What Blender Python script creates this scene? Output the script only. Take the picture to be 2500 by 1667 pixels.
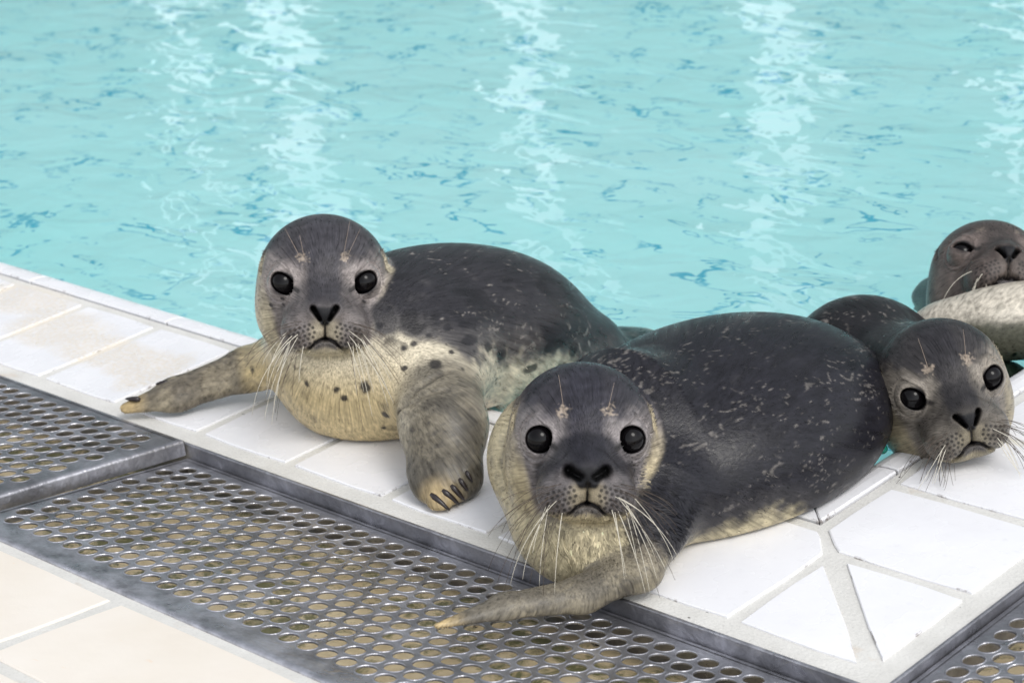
import bpy, bmesh, math, random
import numpy as np
from mathutils import Vector, Matrix

for _o in list(bpy.data.objects):
    bpy.data.objects.remove(_o, do_unlink=True)
SC = bpy.context.scene
COL = SC.collection
U = .15                                   # one kerb tile = 15 cm; all lengths below are in tiles, scaled by U when linked

# ---------------------------------------------------------------- camera
cam_d = bpy.data.cameras.new('camera'); cam = bpy.data.objects.new('camera', cam_d); COL.objects.link(cam)
CAM = np.array([15.5323, -9.1165, 6.6814])
yaw, pit, rol = -.787932, .384752, -.09744
_cy, _sy, _cp, _sp = math.cos(yaw), math.sin(yaw), math.cos(pit), math.sin(pit)
_f = np.array([_sy * _cp, _cy * _cp, -_sp]); _r = np.array([_cy, -_sy, 0.0]); _u = np.cross(_r, _f)
_R = math.cos(rol) * _r + math.sin(rol) * _u; _U = -math.sin(rol) * _r + math.cos(rol) * _u
cam.matrix_world = Matrix(((_R[0], _U[0], -_f[0], CAM[0] * U), (_R[1], _U[1], -_f[1], CAM[1] * U), (_R[2], _U[2], -_f[2], CAM[2] * U), (0, 0, 0, 1)))
cam_d.sensor_width = 36; cam_d.lens = 79.05; cam_d.clip_start = .05; cam_d.clip_end = 500
cam_d.dof.use_dof = True; cam_d.dof.focus_distance = 2.2; cam_d.dof.aperture_fstop = 9.5
SC.camera = cam

# ---------------------------------------------------------------- bright overcast daylight
W = bpy.data.worlds.new('World'); SC.world = W; W.use_nodes = True
nt = W.node_tree
sky = nt.nodes.new('ShaderNodeTexSky'); sky.sky_type = 'NISHITA'; sky.sun_disc = False
SUN_EL, SUN_AZ = math.radians(52), math.radians(100)
sky.sun_elevation = SUN_EL; sky.sun_rotation = SUN_AZ; sky.air_density = 1.0; sky.dust_density = 1.5; sky.ozone_density = 1.0
hs = nt.nodes.new('ShaderNodeHueSaturation'); hs.inputs['Saturation'].default_value = .22       # cloud veil: most of the blue is gone
nt.links.new(sky.outputs[0], hs.inputs['Color'])
bg = nt.nodes['Background']; bg.inputs['Strength'].default_value = .15
nt.links.new(hs.outputs[0], bg.inputs['Color'])
sun_d = bpy.data.lights.new('sun', 'SUN'); sun_d.energy = .7; sun_d.angle = math.radians(25); sun_d.color = (1, .97, .92)
sun = bpy.data.objects.new('sun', sun_d); COL.objects.link(sun)
_sd = Vector((math.sin(SUN_AZ) * math.cos(SUN_EL), math.cos(SUN_AZ) * math.cos(SUN_EL), math.sin(SUN_EL)))
sun.rotation_euler = _sd.to_track_quat('Z', 'Y').to_euler()
SC.view_settings.view_transform = 'Standard'; SC.view_settings.look = 'None'
SC.view_settings.exposure = 0.82; SC.view_settings.gamma = 1; SC.view_settings.use_curve_mapping = False
SC.cycles.max_bounces = 18; SC.cycles.diffuse_bounces = 8; SC.cycles.transmission_bounces = 14; SC.cycles.use_denoising = True

# ---------------------------------------------------------------- helpers
def tag(o, label=None, cat=None, group=None, kind=None):
    if label: o['label'] = label
    if cat: o['category'] = cat
    if group: o['group'] = group
    if kind: o['kind'] = kind
    return o

def empty(name, loc=(0, 0, 0)):
    o = bpy.data.objects.new(name, None); COL.objects.link(o)
    o.location = Vector(loc) * U; o.empty_display_size = .02
    return o

def link(name, me, mat=None, parent=None, smooth=False):
    o = bpy.data.objects.new(name, me); COL.objects.link(o)
    if mat and not me.materials: me.materials.append(mat)
    if parent:
        o.parent = parent
        o.location = -Vector(parent.matrix_basis.translation)
    if smooth:
        me.polygons.foreach_set('use_smooth', np.ones(len(me.polygons), bool))
    return o

def mesh(name, v, f, mat=None, parent=None, smooth=False):
    """v in tiles; object origin stays at the world origin (or is undone for the parent)"""
    me = bpy.data.meshes.new(name)
    me.from_pydata((np.asarray(v, float) * U).tolist(), [], [list(map(int, q)) for q in f])
    me.update()
    return link(name, me, mat, parent, smooth)

def mesh_np(name, v, q, mat=None, parent=None, smooth=True):
    """fast path: v (n,3) in tiles, q (m,k) faces with k corners"""
    v = np.asarray(v, np.float32) * U; q = np.asarray(q, np.int32); k = q.shape[1]
    me = bpy.data.meshes.new(name)
    me.vertices.add(len(v)); me.vertices.foreach_set('co', v.ravel())
    me.loops.add(q.size); me.loops.foreach_set('vertex_index', q.ravel())
    me.polygons.add(len(q)); me.polygons.foreach_set('loop_start', np.arange(0, q.size, k, dtype=np.int32))
    me.update(calc_edges=True); me.validate()
    return link(name, me, mat, parent, smooth)

def box(x0, x1, y0, y1, z0, z1):
    v = [(x, y, z) for z in (z0, z1) for y in (y0, y1) for x in (x0, x1)]
    f = [(0, 2, 3, 1), (4, 5, 7, 6), (0, 1, 5, 4), (2, 6, 7, 3), (0, 4, 6, 2), (1, 3, 7, 5)]
    return v, f

def joinm(*ms):
    V, F = [], []
    for v, f in ms:
        o = len(V); V += list(v); F += [tuple(i + o for i in q) for q in f]
    return V, F

class NT:
    def __init__(s, name):
        s.m = bpy.data.materials.new(name); s.m.use_nodes = True
        s.t = s.m.node_tree; s.b = s.t.nodes['Principled BSDF']; s.out = s.t.nodes['Material Output']
    def n(s, kind, **kw):
        nd = s.t.nodes.new(kind)
        for k, v in kw.items():
            if k in nd.inputs: nd.inputs[k].default_value = v
            else: setattr(nd, k, v)
        return nd
    def l(s, a, b): s.t.links.new(a, b)
    def set(s, **kw):
        for k, v in kw.items(): s.b.inputs[k.replace('_', ' ')].default_value = v
    def pos(s):
        """world position in tiles"""
        g = s.n('ShaderNodeNewGeometry'); m = s.n('ShaderNodeVectorMath', operation='SCALE'); m.inputs['Scale'].default_value = 1 / U
        s.l(g.outputs['Position'], m.inputs[0]); return m.outputs[0]
    def noise(s, vec, scale, detail=3, rough=.55, dist=0):
        nd = s.n('ShaderNodeTexNoise', Scale=scale, Detail=detail, Roughness=rough, Distortion=dist)
        s.l(vec, nd.inputs['Vector']); return nd.outputs[0]
    def ramp(s, fac, stops):
        r = s.n('ShaderNodeValToRGB'); e = r.color_ramp.elements
        while len(e) < len(stops): e.new(.5)
        for i, (p, c) in enumerate(stops):
            e[i].position = p; e[i].color = (c if isinstance(c, tuple) else (c, c, c)) + (1,)
        s.l(fac, r.inputs[0]); return r.outputs[0]
    def mix(s, fac, a, b, blend='MIX'):
        m = s.n('ShaderNodeMix', data_type='RGBA', blend_type=blend)
        for v, i in ((fac, 0), (a, 6), (b, 7)):
            if hasattr(v, 'is_output'): s.l(v, m.inputs[i])
            else: m.inputs[i].default_value = v if i == 0 else tuple(v) + (1,)
        return m.outputs[2]
    def math(s, op, a, b=0.0, c=0.0, clamp=False):
        m = s.n('ShaderNodeMath', operation=op); m.use_clamp = clamp
        for v, i in ((a, 0), (b, 1), (c, 2)):
            if hasattr(v, 'is_output'): s.l(v, m.inputs[i])
            else: m.inputs[i].default_value = v
        return m.outputs[0]
    def bump(s, h, strength=.3, dist=.01, normal=None):
        b = s.n('ShaderNodeBump', Strength=strength, Distance=dist); s.l(h, b.inputs['Height'])
        if normal: s.l(normal, b.inputs['Normal'])
        return b.outputs[0]

def blob_mask(T, p, blobs, edge=.5, wob=.5, scale=4.0):
    """1 inside any of the flat ellipses (x, y, rx, ry), with a noisy edge"""
    nz_ = T.noise(p, scale, 4)
    out = None
    for x, y, rx, ry in blobs:
        mp = T.n('ShaderNodeVectorMath', operation='SUBTRACT'); T.l(p, mp.inputs[0]); mp.inputs[1].default_value = (x, y, 0)
        mp2 = T.n('ShaderNodeVectorMath', operation='MULTIPLY'); T.l(mp.outputs[0], mp2.inputs[0]); mp2.inputs[1].default_value = (1 / rx, 1 / ry, 0)
        ln = T.n('ShaderNodeVectorMath', operation='LENGTH'); T.l(mp2.outputs[0], ln.inputs[0])
        out = ln.outputs['Value'] if out is None else T.math('MINIMUM', out, ln.outputs['Value'])
    d = T.math('ADD', out, T.math('MULTIPLY', T.math('SUBTRACT', nz_, .5), wob * 2))
    return T.math('MULTIPLY', T.math('SUBTRACT', 1.0, d), 1 / edge, clamp=True)

# ---------------------------------------------------------------- materials of the setting
SAND = [(-.6, 1.0, .75, .34), (.25, .72, .62, .42), (.95, .62, .62, .34), (1.5, .62, .38, .34), (1.75, .55, .25, .45)]

def make_white_tile():
    T = NT('white_glazed_tile'); p = T.pos()
    base = T.ramp(T.noise(p, 1.3, 4), [(.3, (.755, .755, .775)), (.7, (.80, .80, .81))])
    scuff = T.ramp(T.noise(p, 9, 6, .7), [(.30, .80), (.42, 1.0)])
    base = T.mix(.35, base, scuff, 'MULTIPLY')
    speck = T.ramp(T.noise(p, 17, 3, .55), [(.205, (.20, .19, .20)), (.225, (1, 1, 1))])
    base = T.mix(.8, base, speck, 'MULTIPLY')
    grain = T.noise(p, 110, 2)
    sand = T.mix(grain, (.82, .76, .67), (.60, .52, .41))
    mask = blob_mask(T, p, SAND, .35, .30, 3.2)
    broken = T.math('MULTIPLY', mask, T.ramp(T.noise(p, 26, 3, .7), [(.34, .12), (.6, .85)]))
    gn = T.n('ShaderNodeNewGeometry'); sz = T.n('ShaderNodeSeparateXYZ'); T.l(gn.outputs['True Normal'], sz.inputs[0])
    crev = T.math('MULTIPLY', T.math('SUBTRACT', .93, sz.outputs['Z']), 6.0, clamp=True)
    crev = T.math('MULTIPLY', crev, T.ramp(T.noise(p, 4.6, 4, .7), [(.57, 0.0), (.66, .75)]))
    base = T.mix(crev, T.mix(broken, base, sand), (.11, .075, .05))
    T.l(base, T.b.inputs['Base Color'])
    T.l(T.ramp(T.noise(p, 2.5, 3), [(.35, .16), (.7, .42)]), T.b.inputs['Roughness'])
    h = T.math('ADD', T.noise(p, 2.2, 3), T.math('MULTIPLY', grain, T.math('MULTIPLY', mask, .25)))
    T.l(T.bump(h, .25, .004), T.b.inputs['Normal'])
    return T.m

def make_grout():
    T = NT('pale_grout'); p = T.pos()
    base = T.ramp(T.noise(p, 3, 5, .6), [(.3, (.58, .57, .535)), (.7, (.68, .67, .635))])
    fine = T.ramp(T.noise(p, 60, 3, .6), [(.25, .72), (.5, 1.0)])
    base = T.mix(.5, base, fine, 'MULTIPLY')
    pits = T.ramp(T.noise(p, 13, 2, .5), [(.235, (.05, .045, .04)), (.26, (1, 1, 1))])
    base = T.mix(.9, base, pits, 'MULTIPLY')
    rust = T.ramp(T.noise(p, 2.1, 5, .7), [(.62, 0.0), (.74, .35)])
    base = T.mix(rust, base, (.50, .33, .17))
    mask = blob_mask(T, p, SAND, .35, .30, 3.2)
    T.l(T.mix(T.math('MULTIPLY', mask, .7), base, (.70, .63, .53)), T.b.inputs['Base Color'])
    T.set(Roughness=.75)
    T.l(T.bump(T.noise(p, 45, 4), .35, .003), T.b.inputs['Normal'])
    return T.m

def make_beige_tile():
    T = NT('beige_stone_tile'); p = T.pos()
    base = T.ramp(T.noise(p, 1.1, 4), [(.3, (.72, .66, .575)), (.7, (.765, .715, .645))])
    st = T.n('ShaderNodeMapping'); st.inputs['Scale'].default_value = (1.5, 9, 1); st.inputs['Rotation'].default_value = (0, 0, .5); T.l(p, st.inputs[0])
    scr = T.ramp(T.noise(st.outputs[0], 1.2, 5, .6, 1.0), [(.66, 0.0), (.70, .5), (.74, 0.0)])
    T.l(T.mix(scr, base, (.76, .55, .36)), T.b.inputs['Base Color'])
    T.set(Roughness=.6)
    T.l(T.bump(T.noise(p, 6, 5), .2, .004), T.b.inputs['Normal'])
    return T.m

def make_steel():
    T = NT('wet_worn_steel'); p = T.pos()
    n1 = T.noise(p, 2.6, 5, .6, .6)
    far = T.n('ShaderNodeSeparateXYZ'); T.l(p, far.inputs[0])
    base = T.ramp(n1, [(.30, (.22, .22, .235)), (.52, (.36, .36, .385)), (.72, (.58, .58, .62))])
    sp = T.ramp(T.noise(p, 34, 4, .7), [(.3, .66), (.55, 1.0)])
    base = T.mix(.5, base, sp, 'MULTIPLY')
    # patchy paler tone towards the outer margin of the gratings
    pale_edge = T.math('MULTIPLY', T.math('SUBTRACT', T.math('MULTIPLY', far.outputs['Y'], -1.0), 1.55), 2.2, clamp=True)
    pale_edge = T.math('MULTIPLY', pale_edge, T.ramp(T.noise(p, 7, 5, .65), [(.36, 0.0), (.62, .75)]))
    base = T.mix(pale_edge, base, (.64, .64, .69))
    T.l(base, T.b.inputs['Base Color'])
    T.set(Metallic=.85)
    T.l(T.ramp(T.noise(p, 3.4, 4, .6, .4), [(.3, .22), (.7, .55)]), T.b.inputs['Roughness'])
    rp = T.n('ShaderNodeMapping'); rp.inputs['Scale'].default_value = (1.0, 2.6, 1); rp.inputs['Rotation'].default_value = (0, 0, .35); T.l(p, rp.inputs[0])
    T.l(T.bump(T.noise(rp.outputs[0], 5, 4, .6, .8), .22, .010), T.b.inputs['Normal'])
    return T.m

def make_channel():
    T = NT('stained_gutter'); p = T.pos()
    base = T.ramp(T.noise(p, 2.0, 4), [(.3, (.60, .47, .27)), (.7, (.92, .78, .52))])
    alg = T.ramp(T.noise(p, 2.6, 6, .72, .5), [(.48, 0.0), (.58, .85)])
    base = T.mix(alg, base, (.10, .12, .045))
    dk = T.ramp(T.noise(p, 7, 4, .65), [(.30, .92), (.35, 0.0)])
    T.l(T.mix(dk, base, (.03, .03, .025)), T.b.inputs['Base Color'])
    T.set(Roughness=.14)
    T.l(T.bump(T.noise(p, 5, 3), .25, .004), T.b.inputs['Normal'])
    return T.m

def make_plain(name, col, rough=.6, scale=4, var=.12, metallic=0.0):
    T = NT(name); p = T.pos()
    lo = tuple(c * (1 - var) for c in col); hi = tuple(min(1, c * (1 + var)) for c in col)
    T.l(T.ramp(T.noise(p, scale, 4), [(.3, lo), (.7, hi)]), T.b.inputs['Base Color'])
    T.set(Roughness=rough, Metallic=metallic)
    return T.m

def make_pool_lining():
    T = NT('turquoise_pool_lining'); p = T.pos()
    base = T.ramp(T.noise(p, .35, 3), [(.3, (.58, .98, .965)), (.7, (.66, .99, .98))])
    # narrow dark joints of the lining sheets
    br = T.n('ShaderNodeTexBrick', Scale=1.0); br.offset = .5
    br.inputs['Mortar Size'].default_value = .055; br.inputs['Brick Width'].default_value = 1.25; br.inputs['Row Height'].default_value = .62
    br.inputs['Mortar Smooth'].default_value = .6
    T.l(p, br.inputs['Vector'])
    jt = T.math('MULTIPLY', br.outputs['Fac'], T.ramp(T.noise(p, 1.7, 3, .6), [(.47, .04), (.60, .95)]))
    T.l(T.mix(jt, base, (.07, .50, .68)), T.b.inputs['Base Color'])
    T.set(Roughness=.5)
    return T.m

def make_water():
    T = NT('rippled_pool_water'); p = T.pos()
    T.t.nodes.remove(T.b)
    gl = T.n('ShaderNodeBsdfGlass', IOR=1.333, Roughness=0.0)
    gl.inputs['Color'].default_value = (1, 1, 1, 1)
    mp = T.n('ShaderNodeMapping'); mp.inputs['Rotation'].default_value = (0, 0, math.radians(-40)); mp.inputs['Scale'].default_value = (.75, 1.25, 1); T.l(p, mp.inputs[0])
    big = T.noise(mp.outputs[0], .38, 1.5, .5, .5)
    mid = T.noise(mp.outputs[0], 1.5, 1.5, .5, .6)
    fine = T.noise(p, 5.0, 1.0, .5, .3)
    h = T.math('ADD', T.math('MULTIPLY', big, 1.0), T.math('ADD', T.math('MULTIPLY', mid, .40), T.math('MULTIPLY', fine, .05)))
    T.l(T.bump(h, 1.0, WAVE * U), gl.inputs['Normal'])
    T.l(gl.outputs[0], T.out.inputs['Surface'])
    ab = T.n('ShaderNodeVolumeAbsorption', Density=ABSORB); ab.inputs['Color'].default_value = (.14, .72, .76, 1)
    T.l(ab.outputs[0], T.out.inputs['Volume'])
    return T.m

WAVE = .085
ABSORB = .07
M_TILE, M_GROUT, M_BEIGE, M_STEEL, M_CHAN = make_white_tile(), make_grout(), make_beige_tile(), make_steel(), make_channel()
M_LINING, M_WATER = make_pool_lining(), make_water()
M_GROUND = make_plain('pale_concrete', (.50, .48, .44), .8)
M_PANEL = make_plain('grey_green_panel', (.05, .085, .09), .5, .3)
M_JOINT = make_plain('grey_joint_grout', (.24, .23, .22), .8, 8, .3)
M_DARKSTEEL = make_plain('shaded_gutter_steel', (.10, .10, .105), .45, 3, .25, .7)  # channel wall steel, the shadow below the gratings darkened into its colour

# ---------------------------------------------------------------- the pool
PX, PY = 7.34, 1.66                        # pool walls of this corner (right and near side)
X0, Y1 = -46.0, 40.0
FLOOR_Z = -5.6
WATER_Z = -.14
v, f = joinm(([(X0, PY, FLOOR_Z), (PX, PY, FLOOR_Z), (PX, Y1, FLOOR_Z), (X0, Y1, FLOOR_Z), (X0, PY, -.45), (PX, PY, -.45), (PX, Y1, -.45), (X0, Y1, -.45), (PX, Y1, -.03), (X0, Y1, -.03), (X0, PY, -.03)],
             [(0, 1, 2, 3), (0, 4, 5, 1), (1, 5, 6, 2), (2, 8, 9, 3), (3, 9, 10, 0)]))
tag(mesh('pool_basin', v, f, M_LINING), kind='structure')
v, f = box(X0 - .1, PX + .10, PY - .10, Y1 + .1, FLOOR_Z - .1, WATER_Z)
tag(mesh('water', v, f, M_WATER), kind='structure')

# ground outside, left and far side
v, f = joinm(([(-2000, 40, -.03), (2000, 40, -.03), (2000, 2000, -.03), (-2000, 2000, -.03)], [(0, 1, 2, 3)]),
             ([(-2000, 1.3, -.03), (X0, 1.3, -.03), (X0, 40, -.03), (-2000, 40, -.03)], [(0, 1, 2, 3)]),
             ([(11.3, -2.0, .25), (16, -2.0, .80), (16, 40, .80), (11.3, 40, .25)], [(0, 1, 2, 3)]),
             ([(16, -2000, .80), (2000, -2000, .80), (2000, 40, .80), (16, 40, .80)], [(0, 1, 2, 3)]))
tag(mesh('ground', v, f, M_GROUND), kind='structure')

# ---------------------------------------------------------------- white kerb tiles in grout
def poly_prism(poly, z0, z1, bevel=.009, wob=.006, seg=3, seed=0, tilt=0.0):
    """tile with softly bevelled, slightly hand-cut edges"""
    rnd = random.Random(seed)
    pts = []
    n = len(poly)
    for i in range(n):
        a, b = Vector(poly[i]), Vector(poly[(i + 1) % n])
        e = (b - a).normalized(); nn = Vector((e.y, -e.x))
        for k in range(seg):
            t = k / seg
            q = a.lerp(b, t)
            if k == 0:
                pr = Vector(poly[i - 1]); e0 = (a - pr).normalized()
                q = a + (e - e0) * .012
            else:
                q += nn * rnd.uniform(-wob, wob)
            pts.append(q)
    c = sum(pts, Vector((0, 0))) / len(pts)
    N = len(pts)
    inn = [p + (c - p).normalized() * bevel for p in pts]
    zt = lambda p: z1 + tilt * ((p.x - c.x) * .7 + (p.y - c.y) * .5)
    v = [(p.x, p.y, z0) for p in pts] + [(p.x, p.y, zt(p) - bevel * .6) for p in pts] + [(p.x, p.y, zt(p)) for p in inn]
    f = [(i, (i + 1) % N, N + (i + 1) % N, N + i) for i in range(N)] + [(N + i, N + (i + 1) % N, 2 * N + (i + 1) % N, 2 * N + i) for i in range(N)]
    f.append(tuple(range(2 * N, 3 * N)))
    return v, f

def swap(poly):
    """mirror about the mitre of the corner: from the near run to the right-hand run"""
    return [(9 - y, 9 - x) for x, y in poly][::-1]

TD = 1.205                                 # tile depth across the kerb
v, f = joinm(box(X0, 9.165, -.165, 1.295, -.5, -.016), box(7.705, 9.165, 1.295, 40, -.5, -.016))
deck = tag(mesh('pool_kerb', v, f, M_GROUT), kind='structure')
g = .042
run = [[(i + g, 0), (i + 1 - g, 0), (i + 1 - g, TD), (i + g, TD)] for i in range(-14, 7)]
run.append([(7 + g, 0), (8 - g, 0), (8 - g, 1.0 - .02), (8 - .245, TD), (7 + g, TD)])
tri = [(8 + g, 0), (8.905, 0), (8 + g, .865)]
polys = run + [tri]
polys = polys + [swap(q) for q in polys if q[0][0] > -6]
for k, q in enumerate(polys):
    vv, ff = poly_prism(q, -.05, .0, seed=k + 3, tilt=random.Random(k).uniform(-.004, .004))
    mesh('white_tile', vv, ff, M_TILE, deck)

# rounded coping tiles at the water's edge
def coping_profile():
    pts = [(1.318, -.40), (1.318, -.012), (1.328, 0.0), (1.40, 0.0)]
    for k in range(1, 9):
        a = math.pi / 2 * (1 - k / 8)
        pts.append((1.40 + .275 * math.cos(a), -.30 + .30 * math.sin(a)))
    pts.append((1.675, -.5))
    return pts
def coping_tile(x0, x1, mitre=False, mirror=False):
    prof = coping_profile(); n = len(prof)
    v = []
    for (y, z) in prof:
        v.append((x0 + .012, y, z))
    for (y, z) in prof:
        v.append(((9 - y - .006) if mitre else x1 - .012, y, z))
    f = [(i, i + 1, n + i + 1, n + i) for i in range(n - 1)] + [tuple(range(n))[::-1], tuple(range(n, 2 * n))]
    if mirror:
        v = [(9 - y, 9 - x, z) for x, y, z in v]; f = [q[::-1] for q in f]
    return v, f
coping = tag(empty('pool_coping', (6.5, 1.5, 0)), kind='structure')
js = [-14.6 + 1.945 * k for k in range(0, 12)]       # joints at ..., -1.0, .95, 2.9, 4.85, 6.8
js = [j for j in js if j < 6.9]
for mir in (False, True):
    for k, a in enumerate(js):
        if mir and a < -12: continue
        b = a + 1.945
        vv, ff = coping_tile(a, b, mitre=(k == len(js) - 1), mirror=mir)
        o = mesh('coping_tile', vv, ff, M_TILE, coping)
        md = o.modifiers.new('edge', 'BEVEL'); md.width = .0012; md.segments = 1; md.limit_method = 'ANGLE'; md.angle_limit = 1.0
vb = [(X0, 1.33, -.45), (7.67, 1.33, -.45), (7.40, 1.60, -.45), (X0, 1.60, -.45), (X0, 1.33, -.02), (7.67, 1.33, -.02), (7.55, 1.45, -.03), (X0, 1.45, -.03), (7.40, 1.60, -.20), (X0, 1.60, -.20)]
fb = [(4, 5, 6, 7), (7, 6, 8, 9), (9, 8, 2, 3)]
vb2 = [(9 - y, 9 - x, z) for x, y, z in vb]
mesh('coping_grout', *joinm((vb, fb), (vb2, [q[::-1] for q in fb])), M_JOINT, coping)

# ---------------------------------------------------------------- gutter with perforated steel gratings
v, f = joinm(([(X0, -2.07, -.11), (9.17, -2.07, -.11), (9.17, -.168, -.36), (X0, -.168, -.36), (11.2, -2.07, -.11), (11.2, 40, -.11), (9.17, 40, -.36)], [(0, 1, 2, 3), (1, 4, 2), (4, 5, 6, 2)]))
ch = tag(mesh('drain_channel', v, f, M_CHAN), kind='structure')
v, f = joinm(([(X0, -2.062, -.62), (11.2, -2.062, -.62), (11.2, -2.062, .1), (X0, -2.062, .1)], [(0, 1, 2, 3)]),
             ([(X0, -.19, -.62), (9.19, -.19, -.62), (9.19, -.19, -.13), (X0, -.19, -.13)], [(0, 1, 2, 3)]),
             ([(9.19, -.19, -.62), (9.19, 40, -.62), (9.19, 40, -.13), (9.19, -.19, -.13)], [(0, 1, 2, 3)]),
             ([(11.2, -2.06, -.62), (11.2, 40, -.62), (11.2, 40, .1), (11.2, -2.06, .1)], [(0, 1, 2, 3)]))
mesh('channel_wall', v, f, M_DARKSTEEL, ch)

def strip(poly, h0, h1):
    n = len(poly)
    v = [(x, y, h0) for x, y in poly] + [(x, y, h1) for x, y in poly]
    return v, [tuple(range(n))[::-1], tuple(range(n, 2 * n))] + [(i, (i + 1) % n, n + (i + 1) % n, n + i) for i in range(n)]
fr = strip([(X0, -.195), (9.195, -.195), (9.195, 40), (9.168, 40), (9.168, -.168), (X0, -.168)], -.6, .004)
o = mesh('steel_edge', *fr, M_STEEL, deck)
md = o.modifiers.new('edge', 'BEVEL'); md.width = .0012; md.segments = 2

PXH = .1655; SY = 1.03                      # hole pitch; rows 3% wider than a true hexagon net
def grating(x0, x1, n_rows, place, seed, rim=True):
    """plate in its own plane: x along the gutter, y from the kerb side (0) outwards; place(x,y,z) puts it into the drain"""
    depth = 1.90
    rowh = PXH * math.sqrt(3) / 2 * SY
    first = .165
    ang = np.arange(24) * math.radians(15)
    ap = PXH / 2
    rh = ap / np.cos(((np.degrees(ang) + 30) % 60 - 30) * math.pi / 180)
    rings = [(.0745, 0.0), (.0705, .0035), (.0665, .0035), (.0630, -.002), (.0625, -.012)]
    V, F = [], []
    rnd = random.Random(seed)
    r = -3
    while True:
        cy = first + r * rowh
        if cy > depth + rowh: break
        off = .5 * PXH if r % 2 else 0
        c = int((x0 - .2 - off) / PXH) - 1
        while c * PXH + off < x1 + .2:
            cx = c * PXH + off; c += 1
            hole = 0 <= r < n_rows and cx > x0 + .12 and cx < x1 - .12
            o = len(V)
            hx = np.clip(cx + rh * np.cos(ang), x0, x1); hy = np.clip(cy + SY * rh * np.sin(ang), 0, depth)
            if hx.max() - hx.min() < 1e-6 or hy.max() - hy.min() < 1e-6: continue
            V += [(a, b, 0.0) for a, b in zip(hx, hy)]
            if not hole:
                F.append(tuple(range(o, o + 24))); continue
            jx, jy = rnd.uniform(-.003, .003), rnd.uniform(-.003, .003)
            for rr, zz in rings:
                V += [(cx + jx + rr * math.cos(a), cy + jy + rr * math.sin(a), zz) for a in ang]
            for k in range(len(rings)):
                a0 = o + 24 * k; b0 = a0 + 24
                F += [(a0 + i, a0 + (i + 1) % 24, b0 + (i + 1) % 24, b0 + i) for i in range(24)]
        r += 1
    V = [place(*p) for p in V]
    # turned-down edges
    sk = []
    e = .012
    for (ax, ay, bx, by, nx, ny) in ((x0, 0, x1, 0, 0, -1), (x1, 0, x1, depth, 1, 0), (x1, depth, x0, depth, 0, 1), (x0, depth, x0, 0, -1, 0)):
        N = 12
        pv = []
        for i in range(N + 1):
            t = i / N
            xx, yy = ax + (bx - ax) * t, ay + (by - ay) * t
            for (d, z) in ((-.03, .0045), (.0, .0035), (.013, -.006), (.017, -.02), (.017, -.115)):
                pv.append(place(xx + nx * d, yy + ny * d, z))
        fv = []
        for i in range(N):
            for k in range(4):
                a0 = i * 5 + k
                fv.append((a0, a0 + 5, a0 + 6, a0 + 1))
        sk.append((pv, fv))
    return (V, F), joinm(*sk)

def put_grating(name, label, x0, x1, rows, place, loc, seed):
    t = empty(name, loc)
    tag(t, label, 'drain grate', 'perforated steel drain gratings')
    pl, sk = grating(x0, x1, rows, place, seed)
    o = mesh('perforated_plate', *pl, M_STEEL, t)
    o = mesh('turned_edge', *sk, M_STEEL, t, smooth=True)
    return t

def place_near(z0, slope, skew=0.0):
    return lambda x, y, z: (x - skew * y, -.215 - y, z0 + slope * y + z)
put_grating('drain_grate', 'raised grey perforated steel drain grate ending beside the flipper tip of the spotted pup', -1.6, 3.07, 11,
            place_near(.035, .085, .12), (1, -1, .1), 1)
put_grating('drain_grate', 'long sunken perforated steel drain grate under the flipper of the front seal pup', 3.10, 9.16, 11,
            place_near(-.105, .160), (6, -1, .1), 2)
put_grating('drain_grate', 'wet perforated steel drain grate along the kerb beyond the mitred corner', -.15, 6.6, 11,
            (lambda x, y, z: (9.215 + y, x - .045, -.06 + .12 * y + z)), (10, 1, 0), 3)

# ---------------------------------------------------------------- beige paving outside the gutter, rising away from it
def beige_z(y): return .19 + .12 * (-2.10 - y)
v = [(X0, -2.13, beige_z(-2.13) - .012), (16, -2.13, beige_z(-2.13) - .012), (16, -8, beige_z(-8) - .012), (X0, -8, beige_z(-8) - .012),
     (16, -2.13, -.6), (X0, -2.13, -.6), (16, -2000, beige_z(-8)), (X0, -2000, beige_z(-8)), (-2000, -8, beige_z(-8)), (-2000, -2000, beige_z(-8))]
pav = tag(mesh('beige_paving', v, [(0, 3, 2, 1), (0, 1, 4, 5), (3, 7, 6, 2), (3, 8, 9, 7)], M_GROUT), kind='structure')
BW, BL = 1.06, 2.02
for r in range(5):
    y1 = -2.225 - r * BW; y0 = y1 - BW + .085
    for c in range(-3, 5):
        x1 = 4.895 + c * BL + (r % 2) * .02
        vv, ff = poly_prism([(x1 - BL + .085, y0), (x1, y0), (x1, y1), (x1 - BL + .085, y1)], -.05, 0, .014, .005, 3, 90 + r * 20 + c)
        vv = [(x, y, z + beige_z(y)) for x, y, z in vv]
        mesh('beige_tile', vv, ff, M_BEIGE, pav)

# ---------------------------------------------------------------- unseen guessed screen, added so the sky between its panels streaks the water
sc = empty('reflection_screen', (-40, 48.4, 0))
tag(sc, 'unseen grey green screen added across the pool, its narrow gaps reflected as streaks in the water', 'screen')
dirv = np.array([-.695, .719]); tan_ = np.array([.719, .695])
c0 = CAM[:2] + 80 * dirv
GAPS = [-26.9 + 9.02 * k + (5.4 if k == 1 else 0) for k in range(0, 9)]
edges = []
GW = [.5, .30, .78, .66, .80, .62, .7, .5, .6]
for k in range(len(GAPS) - 1):
    edges.append((GAPS[k] + GW[k], GAPS[k + 1] - GW[k + 1]))
edges = [(-70, GAPS[0] - .55)] + edges + [(GAPS[-1] + .55, 75)]
for a, b in edges:
    v, f = box(a, b, -.15, .15, -.03, 48)
    v = [tuple(c0 + tan_ * x + dirv * y) + (z,) for x, y, z in v]
    mesh('reflection_panel', v, f, M_PANEL, sc)

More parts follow.
